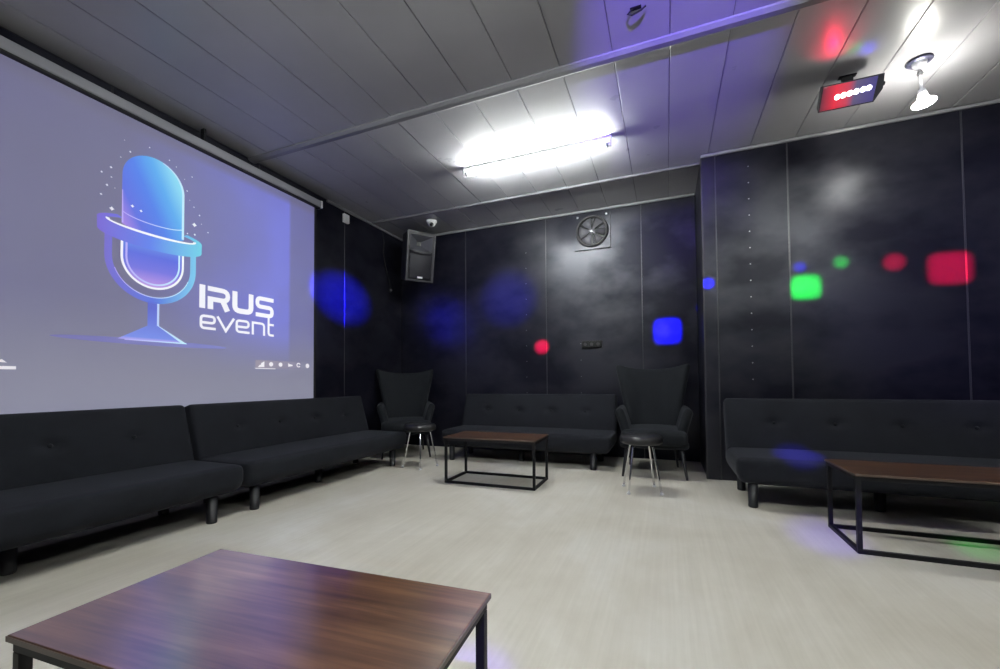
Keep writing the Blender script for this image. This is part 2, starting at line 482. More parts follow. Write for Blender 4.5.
# ------------------------------------------------------------------ stools
def make_stool():
    root = empty('stool')
    obj('seat', lathe(bmesh.new(), [(0, .385), (.15, .385), (.163, .392), (.168, .41), (.166, .435), (.15, .45), (.10, .455), (0, .457)], 40), 'seat_vinyl', root, True)
    obj('seat_plate', lathe(bmesh.new(), [(0, .375), (.11, .375), (.11, .386), (0, .386)], 32), 'black_steel', root)
    leg = None
    for k in range(4):
        a = PI/4 + k*PI/2
        if leg is None:
            bm = tube(bmesh.new(), [(.095, 0, .378), (.11, 0, .36), (.155, 0, .12), (.178, 0, .006)], .0085, 10)
            leg = obj('leg', bm, 'chrome', root, True)
            ft = obj('foot', lathe(bmesh.new(), [(0, 0), (.014, 0), (.015, .006), (.011, .016), (0, .018)], 16), 'white_plastic', leg, True)
            ft.location = (.178, 0, 0)
        else:
            c = leg.copy(); COL.objects.link(c); c.parent = root
            f2 = ft.copy(); COL.objects.link(f2); f2.parent = c
            leg_k = c; leg_k.rotation_euler = (0, 0, a)
    leg.rotation_euler = (0, 0, PI/4)
    return root
st0 = make_stool(); st1 = copy_tree(st0)
st0.location = (-0.20, 3.60, 0); st0.rotation_euler = (0, 0, math.radians(14))
tag(st0, 'low round stool with thin chrome legs, nearer the projecting wall', 'stool', 'low black stools')
st1.location = (-2.44, 3.80, 0); st1.rotation_euler = (0, 0, math.radians(-12))
tag(st1, 'low round stool with thin chrome legs, at the end of the screen-side sofa', 'stool', 'low black stools')

# ------------------------------------------------------------------ projection screen
XS = -3.485
scr = tag(empty('projection_screen', (XS, 2.0, ZC)), 'pull-down projection screen showing a glowing microphone logo', 'screen')
def S(o):            # keep world coordinates while parented to the screen's empty / surface
    o.location = Vector(o.location) - (scr.location if o.parent == scr else Vector((0, 0, 0)))
    return o
S(obj('casing', bx(XS-.045, XS+.045, .62, 3.425, 2.797, 2.868, bevel=.012, seg=3), mat('casing_grey', (0.27, 0.27, 0.30), 0.4), scr))
S(obj('casing_slot', bx(XS-.02, XS+.034, .63, 3.42, 2.783, 2.799), 'black_frame', scr))
S(obj('end_cap', bx(XS-.048, XS+.048, 3.42, 3.44, 2.790, 2.872, bevel=.006), 'white_plastic', scr))
S(obj('bracket', bx(XS-.02, XS+.02, 0.8, 0.82, 2.86, ZC, bevel=.003), 'black_steel', scr))
S(obj('bracket', bx(XS-.02, XS+.02, 2.2, 2.22, 2.86, ZC, bevel=.003), 'black_steel', scr))
# screen cloth with the projected desktop wallpaper
m = mat('screen_cloth', (0.19, 0.19, 0.20), 0.8, spec=0.2)
g = nd(m, 'ShaderNodeNewGeometry'); sx = nd(m, 'ShaderNodeSeparateXYZ'); ln(m, g.outputs['Position'], sx.inputs[0])
Yc, Zc_ = sx.outputs['Y'], sx.outputs['Z']
def mul(m, a, b):
    n = nd(m, 'ShaderNodeMath', operation='MULTIPLY')
    for s_, v_ in ((n.inputs[0], a), (n.inputs[1], b)):
        if hasattr(v_, 'links'): ln(m, v_, s_)
        else: s_.default_value = v_
    return n.outputs[0]
# the wallpaper: violet-grey field, blue light around and right of the microphone; room light on the lower cloth is painted in as glow
inside = mul(m, mul(m, mrange(m, Yc, 3.04, 3.075, 1, 0.35), mrange(m, Zc_, 2.68, 2.74, 1, 0.25)), mrange(m, Zc_, 0.95, 1.35, 0.1, 1))
blue = mul(m, inside, mrange(m, Yc, 1.7, 3.0, 0.10, 1.0))
bl2 = mul(m, blue, mrange(m, noise(m, coords(m), 1.3, 2), 0.3, 0.7, 0.7, 1.15))
col = mixc(m, bl2, (0.07, 0.06, 0.135), (0.10, 0.11, 0.56))
col = mixc(m, mrange(m, Zc_, 1.5, 0.8, 0, 1), col, (0.17, 0.17, 0.25))
ln(m, col, bsdf(m).inputs['Emission Color']); bsdf(m).inputs['Emission Strength'].default_value = 1.0
surf = S(obj('screen_surface', bx(XS-.004, XS, .72, 3.365, .55, 2.80), 'screen_cloth', scr))
S(obj('bottom_bar', bx(XS-.012, XS+.012, .70, 3.385, .52, .55, bevel=.005), 'black_steel', scr))
# black side masking strip
S(obj('side_border', bx(XS-.006, XS-.001, 3.365, 3.40, .55, 2.80), 'black_frame', scr))

def pic(name, stops, axis='Y', a=1.5, b=2.25, strength=1.0):
    m = mat(name, (0.06, 0.06, 0.065), 0.8, spec=0.1)
    g = nd(m, 'ShaderNodeNewGeometry'); sx = nd(m, 'ShaderNodeSeparateXYZ'); ln(m, g.outputs['Position'], sx.inputs[0])
    if axis == 'D':                          # diagonal blend
        ad = nd(m, 'ShaderNodeMath', operation='MULTIPLY_ADD'); ad.inputs[1].default_value = 0.45
        ln(m, sx.outputs['Z'], ad.inputs[0]); ln(m, sx.outputs['Y'], ad.inputs[2]); src = ad.outputs[0]
    else: src = sx.outputs[axis]
    ln(m, ramp(m, mrange(m, src, a, b, 0, 1), stops), bsdf(m).inputs['Emission Color'])
    bsdf(m).inputs['Emission Strength'].default_value = strength
    return name
pic('img_capsule', [(0, (0.38, 0.22, 0.72)), (0.22, (0.10, 0.15, 0.72)), (0.5, (0.07, 0.20, 0.78)), (0.75, (0.09, 0.38, 0.82)), (1, (0.24, 0.66, 0.85))], 'D', 2.58, 3.12)
pic('img_capsule_low', [(0, (0.50, 0.30, 0.75)), (0.3, (0.16, 0.16, 0.70)), (0.55, (0.09, 0.13, 0.70)), (1, (0.16, 0.40, 0.80))], 'Z', 1.60, 2.02)
pic('img_ring', [(0, (0.17, 0.12, 0.62)), (0.45, (0.10, 0.20, 0.78)), (1, (0.16, 0.62, 0.78))], 'Y', 1.55, 2.20)
pic('img_yoke', [(0, (0.16, 0.13, 0.58)), (0.5, (0.08, 0.15, 0.66)), (1, (0.18, 0.55, 0.80))], 'Y', 1.58, 2.16)
pic('img_stand', [(0, (0.50, 0.42, 0.85)), (0.12, (0.16, 0.24, 0.75)), (1, (0.09, 0.12, 0.58))], 'Z', 1.205, 1.45)
pic('img_white', [(0, (0.85, 0.84, 0.92)), (1, (0.90, 0.95, 0.95))], 'Y', 1.6, 2.2)
pic('img_pale', [(0, (0.45, 0.35, 0.85)), (1, (0.55, 0.85, 0.95))], 'Y', 1.65, 2.1)
pic('img_dim', [(0, (0.16, 0.15, 0.40)), (1, (0.20, 0.22, 0.55))], 'Y', 1.4, 2.6)
pic('img_text', [(0, (0.85, 0.85, 0.90)), (1, (0.92, 0.92, 0.98))], 'Y', 2.2, 2.9)
def flat(bm, pts, lay):
    """a flat piece of the projected picture lying on the screen surface, pts as (y, z)"""
    x = XS + 0.0006*lay
    bm.faces.new([bm.verts.new((x, y, z)) for y, z in pts]); return bm
def strip(bm, outer, inner, lay):
    x = XS + 0.0006*lay
    o = [bm.verts.new((x, y, z)) for y, z in outer]; i = [bm.verts.new((x, y, z)) for y, z in inner]
    for k in range(len(o)-1): bm.faces.new((o[k], o[k+1], i[k+1], i[k]))
    return bm
def arc(cy, cz, ry, rz, a0, a1, n=28):
    return [(cy + ry*math.cos(math.radians(a0+(a1-a0)*k/n)), cz + rz*math.sin(math.radians(a0+(a1-a0)*k/n))) for k in range(n+1)]
CY = 1.872
def art(name, bm, material): return obj(name, bm, material, surf)
# yoke (U-shaped holder)
yo = [(CY-.292, 1.93)] + arc(CY, 1.785, .292, .298, 180, 360) + [(CY+.292, 1.93)]
yi = [(CY-.25, 1.93)] + arc(CY, 1.785, .25, .255, 180, 360) + [(CY+.25, 1.93)]
art('logo_yoke', strip(bmesh.new(), yo, yi, 1), 'img_yoke')
art('logo_yoke_rim', strip(bmesh.new(), arc(CY, 1.785, .252, .257, 200, 340), arc(CY, 1.785, .248, .250, 200, 340), 2), 'img_pale')
# stand
art('logo_stem', flat(bmesh.new(), [(1.836, 1.31), (1.836, 1.50), (1.909, 1.50), (1.909, 1.31)], 1), 'img_stand')
art('logo_base', flat(bmesh.new(), [(1.838, 1.322), (1.908, 1.325), (2.10, 1.208), (1.66, 1.212)], 2), 'img_stand')
bm = flat(bmesh.new(), [(1.896, 1.325), (1.896, 1.49), (1.910, 1.49), (1.910, 1.325)], 3)
flat(bm, [(1.900, 1.326), (1.910, 1.326), (2.106, 1.206), (2.07, 1.206)], 3)
flat(bm, [(1.70, 1.206), (1.70, 1.213), (2.10, 1.215), (2.10, 1.206)], 3)
art('logo_stand_light', bm, 'img_pale')
# glow line on the ground under the stand
art('logo_ground_glow', flat(bmesh.new(), arc(CY, 1.20, .55, .022, 0, 360, 40)[:-1], 0.5), 'img_dim')
# capsule below and above the ring
low = [(CY-.20, 2.0)] + arc(CY, 1.795, .20, .20, 180, 360) + [(CY+.20, 2.0)]
art('logo_capsule_body', flat(bmesh.new(), low, 1), 'img_capsule_low')
def upath(r, z1): return [(CY-r, z1)] + arc(CY, 1.795, r, r, 180, 360) + [(CY+r, z1)]
art('logo_capsule_outline', strip(bmesh.new(), upath(.203, 2.0), upath(.188, 2.0), 2), 'img_white')
art('logo_capsule_outline', strip(bmesh.new(), upath(.175, 2.0), upath(.163, 2.0), 2), 'img_pale')
hi_ = arc(CY, 2.36, .20, .205, 0, 180) + arc(CY, 2.02, .20, .030, 180, 360)
art('logo_capsule_head', flat(bmesh.new(), hi_, 3), 'img_capsule')
art('logo_head_edge', strip(bmesh.new(), [(CY+.20, 2.02)] + arc(CY, 2.36, .20, .205, 0, 75), [(CY+.184, 2.02)] + arc(CY, 2.36, .184, .198, 0, 75), 4), 'img_pale')
art('logo_head_edge', strip(bmesh.new(), [(CY-.20, 2.02), (CY-.20, 2.25)], [(CY-.190, 2.02), (CY-.195, 2.25)], 4), 'img_pale')
art('logo_head_line', strip(bmesh.new(), arc(CY, 2.115, .20, .045, 180, 360), arc(CY, 2.108, .20, .045, 180, 360), 4), 'img_pale')
# ring round the capsule: back rim, front band, bright front rim
ro, ri = arc(CY, 2.02, .335, .062, 180, 360, 40), arc(CY, 1.945, .333, .066, 180, 360, 40)
art('logo_ring_band', strip(bmesh.new(), ro, ri, 5), 'img_ring')
art('logo_ring_rim', strip(bmesh.new(), arc(CY, 2.022, .29, .043, 172, 368, 40), arc(CY, 2.02, .268, .024, 172, 368, 40), 6), 'img_white')
bk = strip(bmesh.new(), arc(CY, 2.02, .335, .062, 180, 132, 12), arc(CY, 2.02, .285, .040, 180, 132, 12), 2)
strip(bk, arc(CY, 2.02, .335, .062, 0, 48, 12), arc(CY, 2.02, .285, .040, 0, 48, 12), 2)
strip(bk, arc(CY, 2.02, .335, .062, 180, 360, 40), arc(CY, 2.02, .285, .040, 180, 360, 40), 5.2)
art('logo_ring_top', bk, 'img_ring')
# sparkles
sp = [(1.714,2.535,.008),(1.557,2.319,.008),(1.607,2.373,.009),(1.61,2.307,.006),(1.587,2.243,.009),(1.556,2.168,.008),(1.615,2.092,.016),(1.732,2.155,.012),(1.784,2.14,.010),(2.147,2.166,.019),(2.185,2.256,.008),(2.09,2.416,.007),(2.125,2.543,.006),(2.151,2.088,.010),(1.831,2.627,.006),(2.142,2.307,.006),(1.962,2.597,.006),(2.01,2.569,.005),(2.253,2.139,.007),(2.096,2.08,.007),(1.66,2.47,.005),(1.68,2.60,.004),(1.63,2.24,.004),(2.07,2.50,.004),(2.11,2.35,.004),(2.20,2.19,.005)]
for y, z, r in sp:
    pts = []
    for k in range(16):
        rr_ = r*(1.0 if k % 4 == 0 else 0.62)
        pts.append((y + rr_*math.cos(k*PI/8), z + rr_*math.sin(k*PI/8)))
    art('logo_sparkle', flat(bmesh.new(), pts, 7), 'img_white')
# lettering drawn as strokes
def stroke(bm, pts, w, lay=3):
    pts = [Vector(p) for p in pts]; L_, R_ = [], []
    for i, p in enumerate(pts):
        d0 = (p - pts[i-1]).normalized() if i else (pts[1]-p).normalized()
        d1 = (pts[i+1] - p).normalized() if i < len(pts)-1 else d0
        t = (d0 + d1).normalized(); n_ = Vector((-t.y, t.x)); k = w/2/max(.5, n_.dot(Vector((-d0.y, d0.x))))
        L_.append(p + n_*k); R_.append(p - n_*k)
    return strip(bm, [tuple(p) for p in L_], [tuple(p) for p in R_], lay)
def rnd(pts, r, n=5):
    """round the inner corners of a polyline"""
    out = [Vector(pts[0])]
    for a, b, c in zip(pts, pts[1:], pts[2:]):
        a, b, c = Vector(a), Vector(b), Vector(c)
        p = b + (a-b).normalized()*min(r, (a-b).length*.49); q = b + (c-b).normalized()*min(r, (c-b).length*.49)
        for k in range(n+1):
            t = k/n; out.append(p*(1-t)**2 + b*2*t*(1-t) + q*t*t)
    out.append(Vector(pts[-1])); return [tuple(p) for p in out]
W = .046; zb, zt = 1.512, 1.702; h = W/2
bm = stroke(bmesh.new(), [(2.216, zb), (2.216, zt)], W); art('letter_I', bm, 'img_text')
bm = stroke(bmesh.new(), rnd([(2.258, zt-h*.9), (2.427, zt-h*.9), (2.427, zb+.085), (2.258, zb+.085)], .05), W*.86)
stroke(bm, [(2.281, zb), (2.281, zb+.10)], W); stroke(bm, [(2.385, zb+.08), (2.425, zb)], W*1.05, 3.5); art('letter_R', bm, 'img_text')
bm = stroke(bmesh.new(), rnd([(2.490, zt), (2.490, zb+h), (2.642, zb+h), (2.642, zt)], .045), W); art('letter_U', bm, 'img_text')
bm = stroke(bmesh.new(), rnd([(2.874, zt-h*.8), (2.704, zt-h*.8), (2.704, (zb+zt)/2), (2.857, (zb+zt)/2), (2.857, zb+h*.8), (2.688, zb+h*.8)], .035), W*.82); art('letter_S', bm, 'img_text')
w = .021; eb, et = 1.340, 1.460; k = w/2
def letter_e(y0, y1):
    mid = (eb+et)/2 - .004
    return stroke(bmesh.new(), rnd([(y0+k, mid), (y1-k, mid), (y1-k, et-k), (y0+k, et-k), (y0+k, eb+k), (y1, eb+k)], .028), w)
art('letter_e', letter_e(2.197, 2.327), 'img_text')
art('letter_v', stroke(bmesh.new(), [(2.340, et), (2.412, eb+.004), (2.484, et)], w), 'img_text')
art('letter_e', letter_e(2.498, 2.630), 'img_text')
art('letter_n', stroke(stroke(bmesh.new(), [(2.661, eb), (2.661, et)], w), rnd([(2.661, et-k), (2.775, et-k), (2.775, eb)], .03), w), 'img_text')
art('letter_t', stroke(stroke(bmesh.new(), rnd([(2.822, 1.512), (2.822, eb+k), (2.879, eb+k)], .025), w), [(2.822, et-k), (2.879, et-k)], w), 'img_text')
# desktop tray icons and a desktop shortcut
pic('img_icon', [(0, (0.78, 0.76, 0.80)), (1, (0.80, 0.78, 0.82))], 'Y', 1, 3)
pic('img_tray', [(0, (0.30, 0.27, 0.34)), (1, (0.22, 0.21, 0.33))], 'Y', 2.7, 3.3)
art('tray_strip', flat(bmesh.new(), [(2.690, 1.036), (2.690, 1.112), (3.20, 1.112), (3.20, 1.036)], 1), 'img_tray')
art('tray_line', flat(bmesh.new(), [(2.690, 1.030), (2.690, 1.037), (2.90, 1.037), (2.90, 1.030)], 2), 'img_icon')
art('tray_icon', flat(bmesh.new(), [(2.715, 1.045), (2.735, 1.068), (2.745, 1.068), (2.75, 1.085), (2.782, 1.10), (2.782, 1.048)], 2), 'img_icon')
for y, r in ((2.853, .022), (2.957, .022)):
    art('tray_icon', flat(bmesh.new(), arc(y, 1.076, r, r*.95, 0, 360, 14)[:-1], 2), 'img_icon')
art('tray_icon', flat(bmesh.new(), [(3.045, 1.058), (3.045, 1.095), (3.06, 1.085), (3.098, 1.078), (3.098, 1.066)], 2), 'img_icon')
art('tray_icon', strip(bmesh.new(), arc(3.17, 1.078, .026, .024, 20, 330, 14), arc(3.17, 1.078, .014, .013, 20, 330, 14), 2), 'img_icon')
art('tray_icon', flat(bmesh.new(), arc(3.283, 1.074, .024, .024, 0, 360, 12)[:-1], 2), 'img_icon')
art('desktop_icon', flat(bmesh.new(), [(1.095, 1.030), (1.10, 1.040), (1.115, 1.036), (1.13, 1.046), (1.142, 1.034), (1.15, 1.026)], 2), 'img_icon')
art('desktop_icon_caption', flat(bmesh.new(), [(1.02, .988), (1.02, 1.006), (1.186, 1.006), (1.186, .988)], 2), 'img_icon')

# ------------------------------------------------------------------ lamps
mat('tube_glow', (0.9, 0.9, 0.9), 0.4, emit=(0.96, 1.0, 0.97), strength=TUBE)
def make_batten():
    root = empty('tube_lamp')
    L = .70
    obj('body', bx(-L+.02, L-.02, -.016, .016, -.030, 0, bevel=.004), 'white_plastic', root)
    t = obj('tube', tube(bmesh.new(), [(-L+.045, 0, -.067), (L-.045, 0, -.067)], .019, 16), 'tube_glow', root, True)
    for s in (-1, 1):
        e = obj('end_cap', bx(s*L-.022 if s > 0 else -L-.003, L+.003 if s > 0 else -L+.022, -.021, .021, -.090, 0, bevel=.006), 'white_plastic', root)
        obj('contact_ring', cone(bmesh.new(), (s*(L-.022), 0, -.067), (s*(L-.05), 0, -.067), .020, .020, 16), 'grey_metal', t, True)
    return root
bat0 = make_batten()
bat0.location = (-1.10, 3.585, ZC)
tag(bat0, 'bright fluorescent tube lamp on the ceiling between the two cross joints', 'lamp')
for loc, lab in (((-1.10, 0.45, ZC), 'fluorescent tube lamp on the ceiling above the foreground table'),
                 ((1.6, 0.55, ZC), 'fluorescent tube lamp on the ceiling right of the viewer')):
    b = copy_tree(bat0); b.location = loc; tag(b, lab, 'lamp')

# ceiling spot: round canopy, stem, swivel and reflector bulb
mat('bulb_glow', (0.9, 0.9, 0.9), 0.4, emit=(1.0, 0.98, 0.90), strength=BULB)
mat('canopy_metal', (0.10, 0.10, 0.16), 0.3, metal=0.5)
mat('lamp_white', (0.75, 0.75, 0.80), 0.35)
sl = tag(empty('ceiling_spotlight', (1.575, 3.505, ZC)), 'white ceiling spotlight on a round dark canopy, switched on', 'lamp')
obj('canopy', lathe(bmesh.new(), [(0, 0), (.066, 0), (.068, -.006), (.062, -.014), (0, -.016)], 36), 'canopy_metal', sl, True)
obj('cup', lathe(bmesh.new(), [(0, -.012), (.040, -.014), (.034, -.034), (.018, -.058), (.012, -.062), (0, -.062)], 28), 'lamp_white', sl, True)
obj('stem', tube(bmesh.new(), [(0, 0, -.055), (.004, .005, -.12), (.016, .02, -.20)], .009, 10), 'lamp_white', sl, True)
obj('swivel', lathe(bmesh.new(), [(0, -.018), (.012, -.014), (.018, 0), (.012, .014), (0, .018)], 16, Matrix.Translation((.002, .002, -.085))), 'grey_metal', sl, True)
# shade axis: from stem end, tilted a little
ax = Matrix.Translation((.016, .02, -.19)) @ Vector((0, 0, -1)).rotation_difference(Vector((.20, .22, -.85)).normalized()).to_matrix().to_4x4()
obj('shade', lathe(bmesh.new(), [(0, .012), (.018, .010), (.022, -.012), (.030, -.054), (.026, -.056), (0, -.056)], 32, ax), 'lamp_white', sl, True)
obj('bulb', lathe(bmesh.new(), [(.024, -.050), (.050, -.062), (.060, -.076), (.058, -.088), (.044, -.099), (.022, -.105), (0, -.106)], 32, ax), 'bulb_glow', sl, True)

# ------------------------------------------------------------------ party light (tilted LED box on a bracket) and its beams
def spot(parent, loc, target, color, power, size_deg, blend=0.4, radius=0.02, square=False, aspect=1.0):
    d = bpy.data.lights.new('beam', 'SPOT'); d.color = color; d.energy = power*SPOT_SCALE
    d.spot_size = math.radians(size_deg); d.spot_blend = blend; d.shadow_soft_size = radius
    o = bpy.data.objects.new('beam', d); COL.objects.link(o)
    if square:                      # square gobo with soft rounded corners, in the beam's own frame
        d.use_nodes = True; nt = d.node_tree; em = nt.nodes['Emission']
        d.spot_size = math.radians(size_deg*1.7); h = math.tan(math.radians(size_deg/2))
        tc = nt.nodes.new('ShaderNodeTexCoord'); sp_ = nt.nodes.new('ShaderNodeSeparateXYZ')
        nt.links.new(tc.outputs['Normal'], sp_.inputs[0])
        def mm(op, a, b=None):
            n_ = nt.nodes.new('ShaderNodeMath'); n_.operation = op
            for i_, v_ in enumerate((a, b)):
                if v_ is None: continue
                if hasattr(v_, 'links'): nt.links.new(v_, n_.inputs[i_])
                else: n_.inputs[i_].default_value = v_
            return n_.outputs[0]
        px = mm('POWER', mm('ABSOLUTE', mm('DIVIDE', mm('DIVIDE', sp_.outputs[0], sp_.outputs[2]), h)), 4.0)
        py = mm('POWER', mm('ABSOLUTE', mm('DIVIDE', mm('DIVIDE', sp_.outputs[1], sp_.outputs[2]), h*aspect)), 4.0)
        q_ = mm('ADD', px, py)
        mr = nt.nodes.new('ShaderNodeMapRange'); mr.interpolation_type = 'SMOOTHSTEP'
        for i_, v_ in zip((1, 2, 3, 4), (0.02, 2.0, 1.0, 0.0)): mr.inputs[i_].default_value = v_
        nt.links.new(q_, mr.inputs[0]); nt.links.new(mr.outputs[0], em.inputs['Strength'])
    o.location = loc
    o.rotation_euler = (Vector(target) - Vector(loc)).to_track_quat('-Z', 'Y').to_euler()
    if parent:
        o.parent = parent; o.matrix_parent_inverse = parent.matrix_world.inverted()
    return o
mat('housing', (0.03, 0.03, 0.04), 0.35)
def glow(name, c, s): return mat(name, (0.2, 0.2, 0.2), 0.3, emit=c, strength=s)
glow('led_red', (1.0, 0.03, 0.05), 0.75); glow('led_red_hot', (1.0, 0.75, 0.70), 6.0); glow('led_warm', (1.0, 0.95, 0.75), 6.0)
glow('led_white', (0.9, 0.97, 1.0), 6.0); glow('led_blue', (0.10, 0.06, 0.55), 0.30); glow('led_violet', (0.75, 0.75, 1.0), 5.0)
m = mat('led_panel', (0.05, 0.05, 0.06), 0.3)
_tc = nd(m, 'ShaderNodeTexCoord'); _sx = nd(m, 'ShaderNodeSeparateXYZ'); ln(m, _tc.outputs['Object'], _sx.inputs[0])
ln(m, ramp(m, mrange(m, _sx.outputs[0], -.16, .13, 0, 1), [(0, (0.16, 0.0, 0.02)), (0.25, (0.75, 0.0, 0.03)), (0.48, (0.55, 0.02, 0.06)), (0.62, (0.08, 0.06, 0.16)), (1, (0.04, 0.03, 0.20))]), bsdf(m).inputs['Emission Color'])
bsdf(m).inputs['Emission Strength'].default_value = 1.0
def make_party_light(lit=True):
    """box lying along x, lens face towards local -y, tilted down"""
    root = empty('party_light')
    R_ = Matrix.Rotation(math.radians(40), 4, 'X')
    def P(bm): bm.transform(Matrix.Translation((0, 0, -.128)) @ R_); return bm
    hx, hy, hz = .172, .042, .080
    bm = bmesh.new()
    # housing with chamfered right end, as seen from the front
    prof = [(-hx, -hz), (hx-.035, -hz), (hx, -.01), (hx-.01, hz), (-hx, hz)]
    f0 = [bm.verts.new((x, -hy, z)) for x, z in prof]; f1 = [bm.verts.new((x*.94, hy, z*.8)) for x, z in prof]
    n = len(prof)
    for k in range(n): bm.faces.new((f0[k], f0[(k+1) % n], f1[(k+1) % n], f1[k]))
    bm.faces.new(f0[::-1]); bm.faces.new(f1)
    obj('housing', P(bm), 'housing', root)
    obj('lens_panel', P(bx(-hx+.008, hx-.042, -hy-.004, -hy, -hz+.008, hz-.008, bevel=.002)), 'led_panel', root)
    for x, z, mm in ((-.075, -.004, 'led_red_hot'), (-.042, 0, 'led_warm'), (-.008, .004, 'led_white'), (.026, .006, 'led_white'), (.062, .010, 'led_violet'), (.092, .012, 'led_violet')):
        obj('lens', P(lathe(bmesh.new(), [(0, .012), (.010, .010), (.0155, .004), (.017, 0)], 16, Matrix.Translation((x, -hy-.004, z)) @ Matrix.Rotation(PI/2, 4, 'X'))), mm, root, True)
    obj('knob', P(cone(bmesh.new(), (hx-.012, 0, .01), (hx+.016, 0, .01), .016, .013, 16)), 'black_plastic', root)
    bm = bx(-.05, .05, .002, .038, -.006, 0, bevel=.001, seg=1)
    box(bm, -.03, .03, .010, .034, -.09, 0)
    obj('bracket', bm, 'black_steel', root)
    return root
pl = make_party_light(); pl.location = (1.19, 3.475, ZC)
tag(pl, 'tilted party light with red and blue lenses on the ceiling near the spotlight', 'party light')
pl2 = copy_tree(pl); pl2.location = (0.30, -0.75, ZC-.52); pl2.rotation_euler = (0, 0, PI)
obj('drop_pole', tube(bmesh.new(), [(0, .02, 0), (0, .02, .52)], .014, 12), 'black_steel', pl2, True)
tag(pl2, 'party light on a drop pole from the ceiling behind the viewer', 'party light')
bpy.context.view_layer.update()
RED, GREEN, BLUE, VIO = (1, 0.0, 0.06), (0.0, 1, 0.06), (0.004, 0.002, 1), (0.18, 0.08, 1)
A = (1.14, 3.30, 2.70)
spot(pl, (1.08, 3.37, 2.80), (1.00, 3.10, ZC), RED, 6, 64, 1.0)
spot(pl, (1.26, 3.37, 2.82), (1.22, 3.26, ZC), BLUE, 2.5, 34, 1.0)
spot(pl, (1.24, 3.37, 2.82), (1.13, 3.22, ZC), GREEN, 1.0, 24, 1.0)
B_ = (0.30, -0.60, 2.28)
for tgt, colr, pw, deg, bl, sq_ in (((1.113, YP, 1.68), GREEN, 24000, 2.3, .35, True), ((2.03, YP, 1.742), RED, 42000, 2.6, .35, True),
                               ((1.70, YP, 1.827), RED, 30000, 1.9, .9, False), ((1.358, YP, 1.865), GREEN, 13000, 1.5, .9, False),
                               ((1.074, YP, 1.855), BLUE, 12000, 1.2, .9, False), ((0.02, YB, 1.454), BLUE, 17000, 2.7, .3, True),
                               ((-1.455, YB, 1.328), RED, 60000, 2.0, .8, False), 
                               ((XL, 3.86, 1.90), BLUE, 48000, 7.0, 1.0, False), ((0.37, YP, 1.78), BLUE, 8000, 1.2, .6, False),
                               ((-0.40, 0.84, .41), VIO, 420, 6, .8, False),
                               ((0.83, 2.92, 0), (0.12, 0.04, 1), 700, 6.5, 1.0, False), ((1.50, 2.985, 0), GREEN, 420, 3.2, 1.0, False),
                               ((0.86, 3.55, .36), (0.06, 0.04, 1), 5000, 4.5, 1.0, False)):
    spot(pl2, B_, tgt, colr, pw, deg, bl, square=sq_)
spot(pl2, B_, (0.08, 2.75, ZC), VIO, 1500, 19, 0.6, square=True, aspect=0.36)
spot(pl2, B_, (-1.90, YB, 1.98), (0.03, 0.02, 1), 8500, 8.5, 1.0)
spot(pl2, B_, (2.2, YP, 1.65), VIO, 420, 30, 1.0)

# ------------------------------------------------------------------ fan on the back wall
fan = tag(empty('wall_fan', (-0.805, YB, 2.703)), 'square wall exhaust fan with round guard, high on the back wall', 'fan')
mat('fan_plate', (0.10, 0.10, 0.105), 0.32); mat('fan_blade', (0.30, 0.30, 0.33), 0.3, metal=0.3); mat('fan_dark', (0.02, 0.02, 0.022), 0.5)
RX = Matrix.Rotation(PI/2, 4, 'X')          # local z of the lathe -> towards the room (-y)
bm = bmesh.new()
# plate with a round opening
n = 40; Hs = .215
sq, ci, sq2, ci2 = [], [], [], []
for k in range(n):
    a = 2*PI*k/n + PI/4; c, s = math.cos(a), math.sin(a); q = Hs/max(abs(c), abs(s))
    sq.append(bm.verts.new((c*q, -.022, s*q))); ci.append(bm.verts.new((c*.165, -.022, s*.165)))
    sq2.append(bm.verts.new((c*q, 0, s*q))); ci2.append(bm.verts.new((c*.165, 0, s*.165)))
for k in range(n):
    j = (k+1) % n
    bm.faces.new((sq[k], sq[j], ci[j], ci[k])); bm.faces.new((sq[k], sq2[k], sq2[j], sq[j])); bm.faces.new((ci[k], ci[j], ci2[j], ci2[k]))
obj('plate', bm, 'black_paint', fan)
bm = lathe(bmesh.new(), [(.166, .016), (.166, .050), (.176, .057), (.190, .050), (.196, .016), (.166, .016)], 44, RX)
obj('ring', bm, 'fan_dark', fan, True)
obj('back_grille', lathe(bmesh.new(), [(0, .002), (.166, .002), (.166, .005), (0, .005)], 32, RX), 'fan_dark', fan)
bl = None
for k in range(6):
    if bl is None:
        bm = bmesh.new(); R0 = [(.034, -.006), (.07, 0), (.11, .004), (.158, .004)]
        rows = []
        for r, _ in R0:
            ws = math.radians(20 + 6*(r/.15))
            rows.append([bm.verts.new((r*math.cos(t), -.028 + .014*(t/ws), r*math.sin(t))) for t in (-ws, -ws*.4, ws*.3, ws)])
        for a, b in zip(rows, rows[1:]):
            for q in range(3): bm.faces.new((a[q], a[q+1], b[q+1], b[q]))
        bmesh.ops.solidify(bm, geom=list(bm.faces), thickness=.002)
        bl = obj('blade', bm, 'fan_blade', fan, True)
    else: inst(bl, (0, 0, 0), (0, k*PI/3, 0), fan)
obj('hub', lathe(bmesh.new(), [(.04, .012), (.04, .040), (.034, .048), (0, .050)], 24, RX), 'fan_blade', fan, True)
gs = None
for k in range(5):
    if gs is None: gs = obj('guard_spoke', tube(bmesh.new(), [(.015, -.054, 0), (.09, -.058, .012), (.166, -.048, 0)], .006, 6), 'fan_dark', fan)
    else: inst(gs, (0, 0, 0), (0, k*2*PI/5, 0), fan)
for sx_ in (-1, 1):
    for sz_ in (-1, 1):
        if sz_ < 0: continue
        obj('bolt', lathe(bmesh.new(), [(.013, .022), (.011, .030), (0, .033)], 12, Matrix.Translation((sx_*.172, 0, sz_*.19)) @ RX), 'white_plastic', fan)

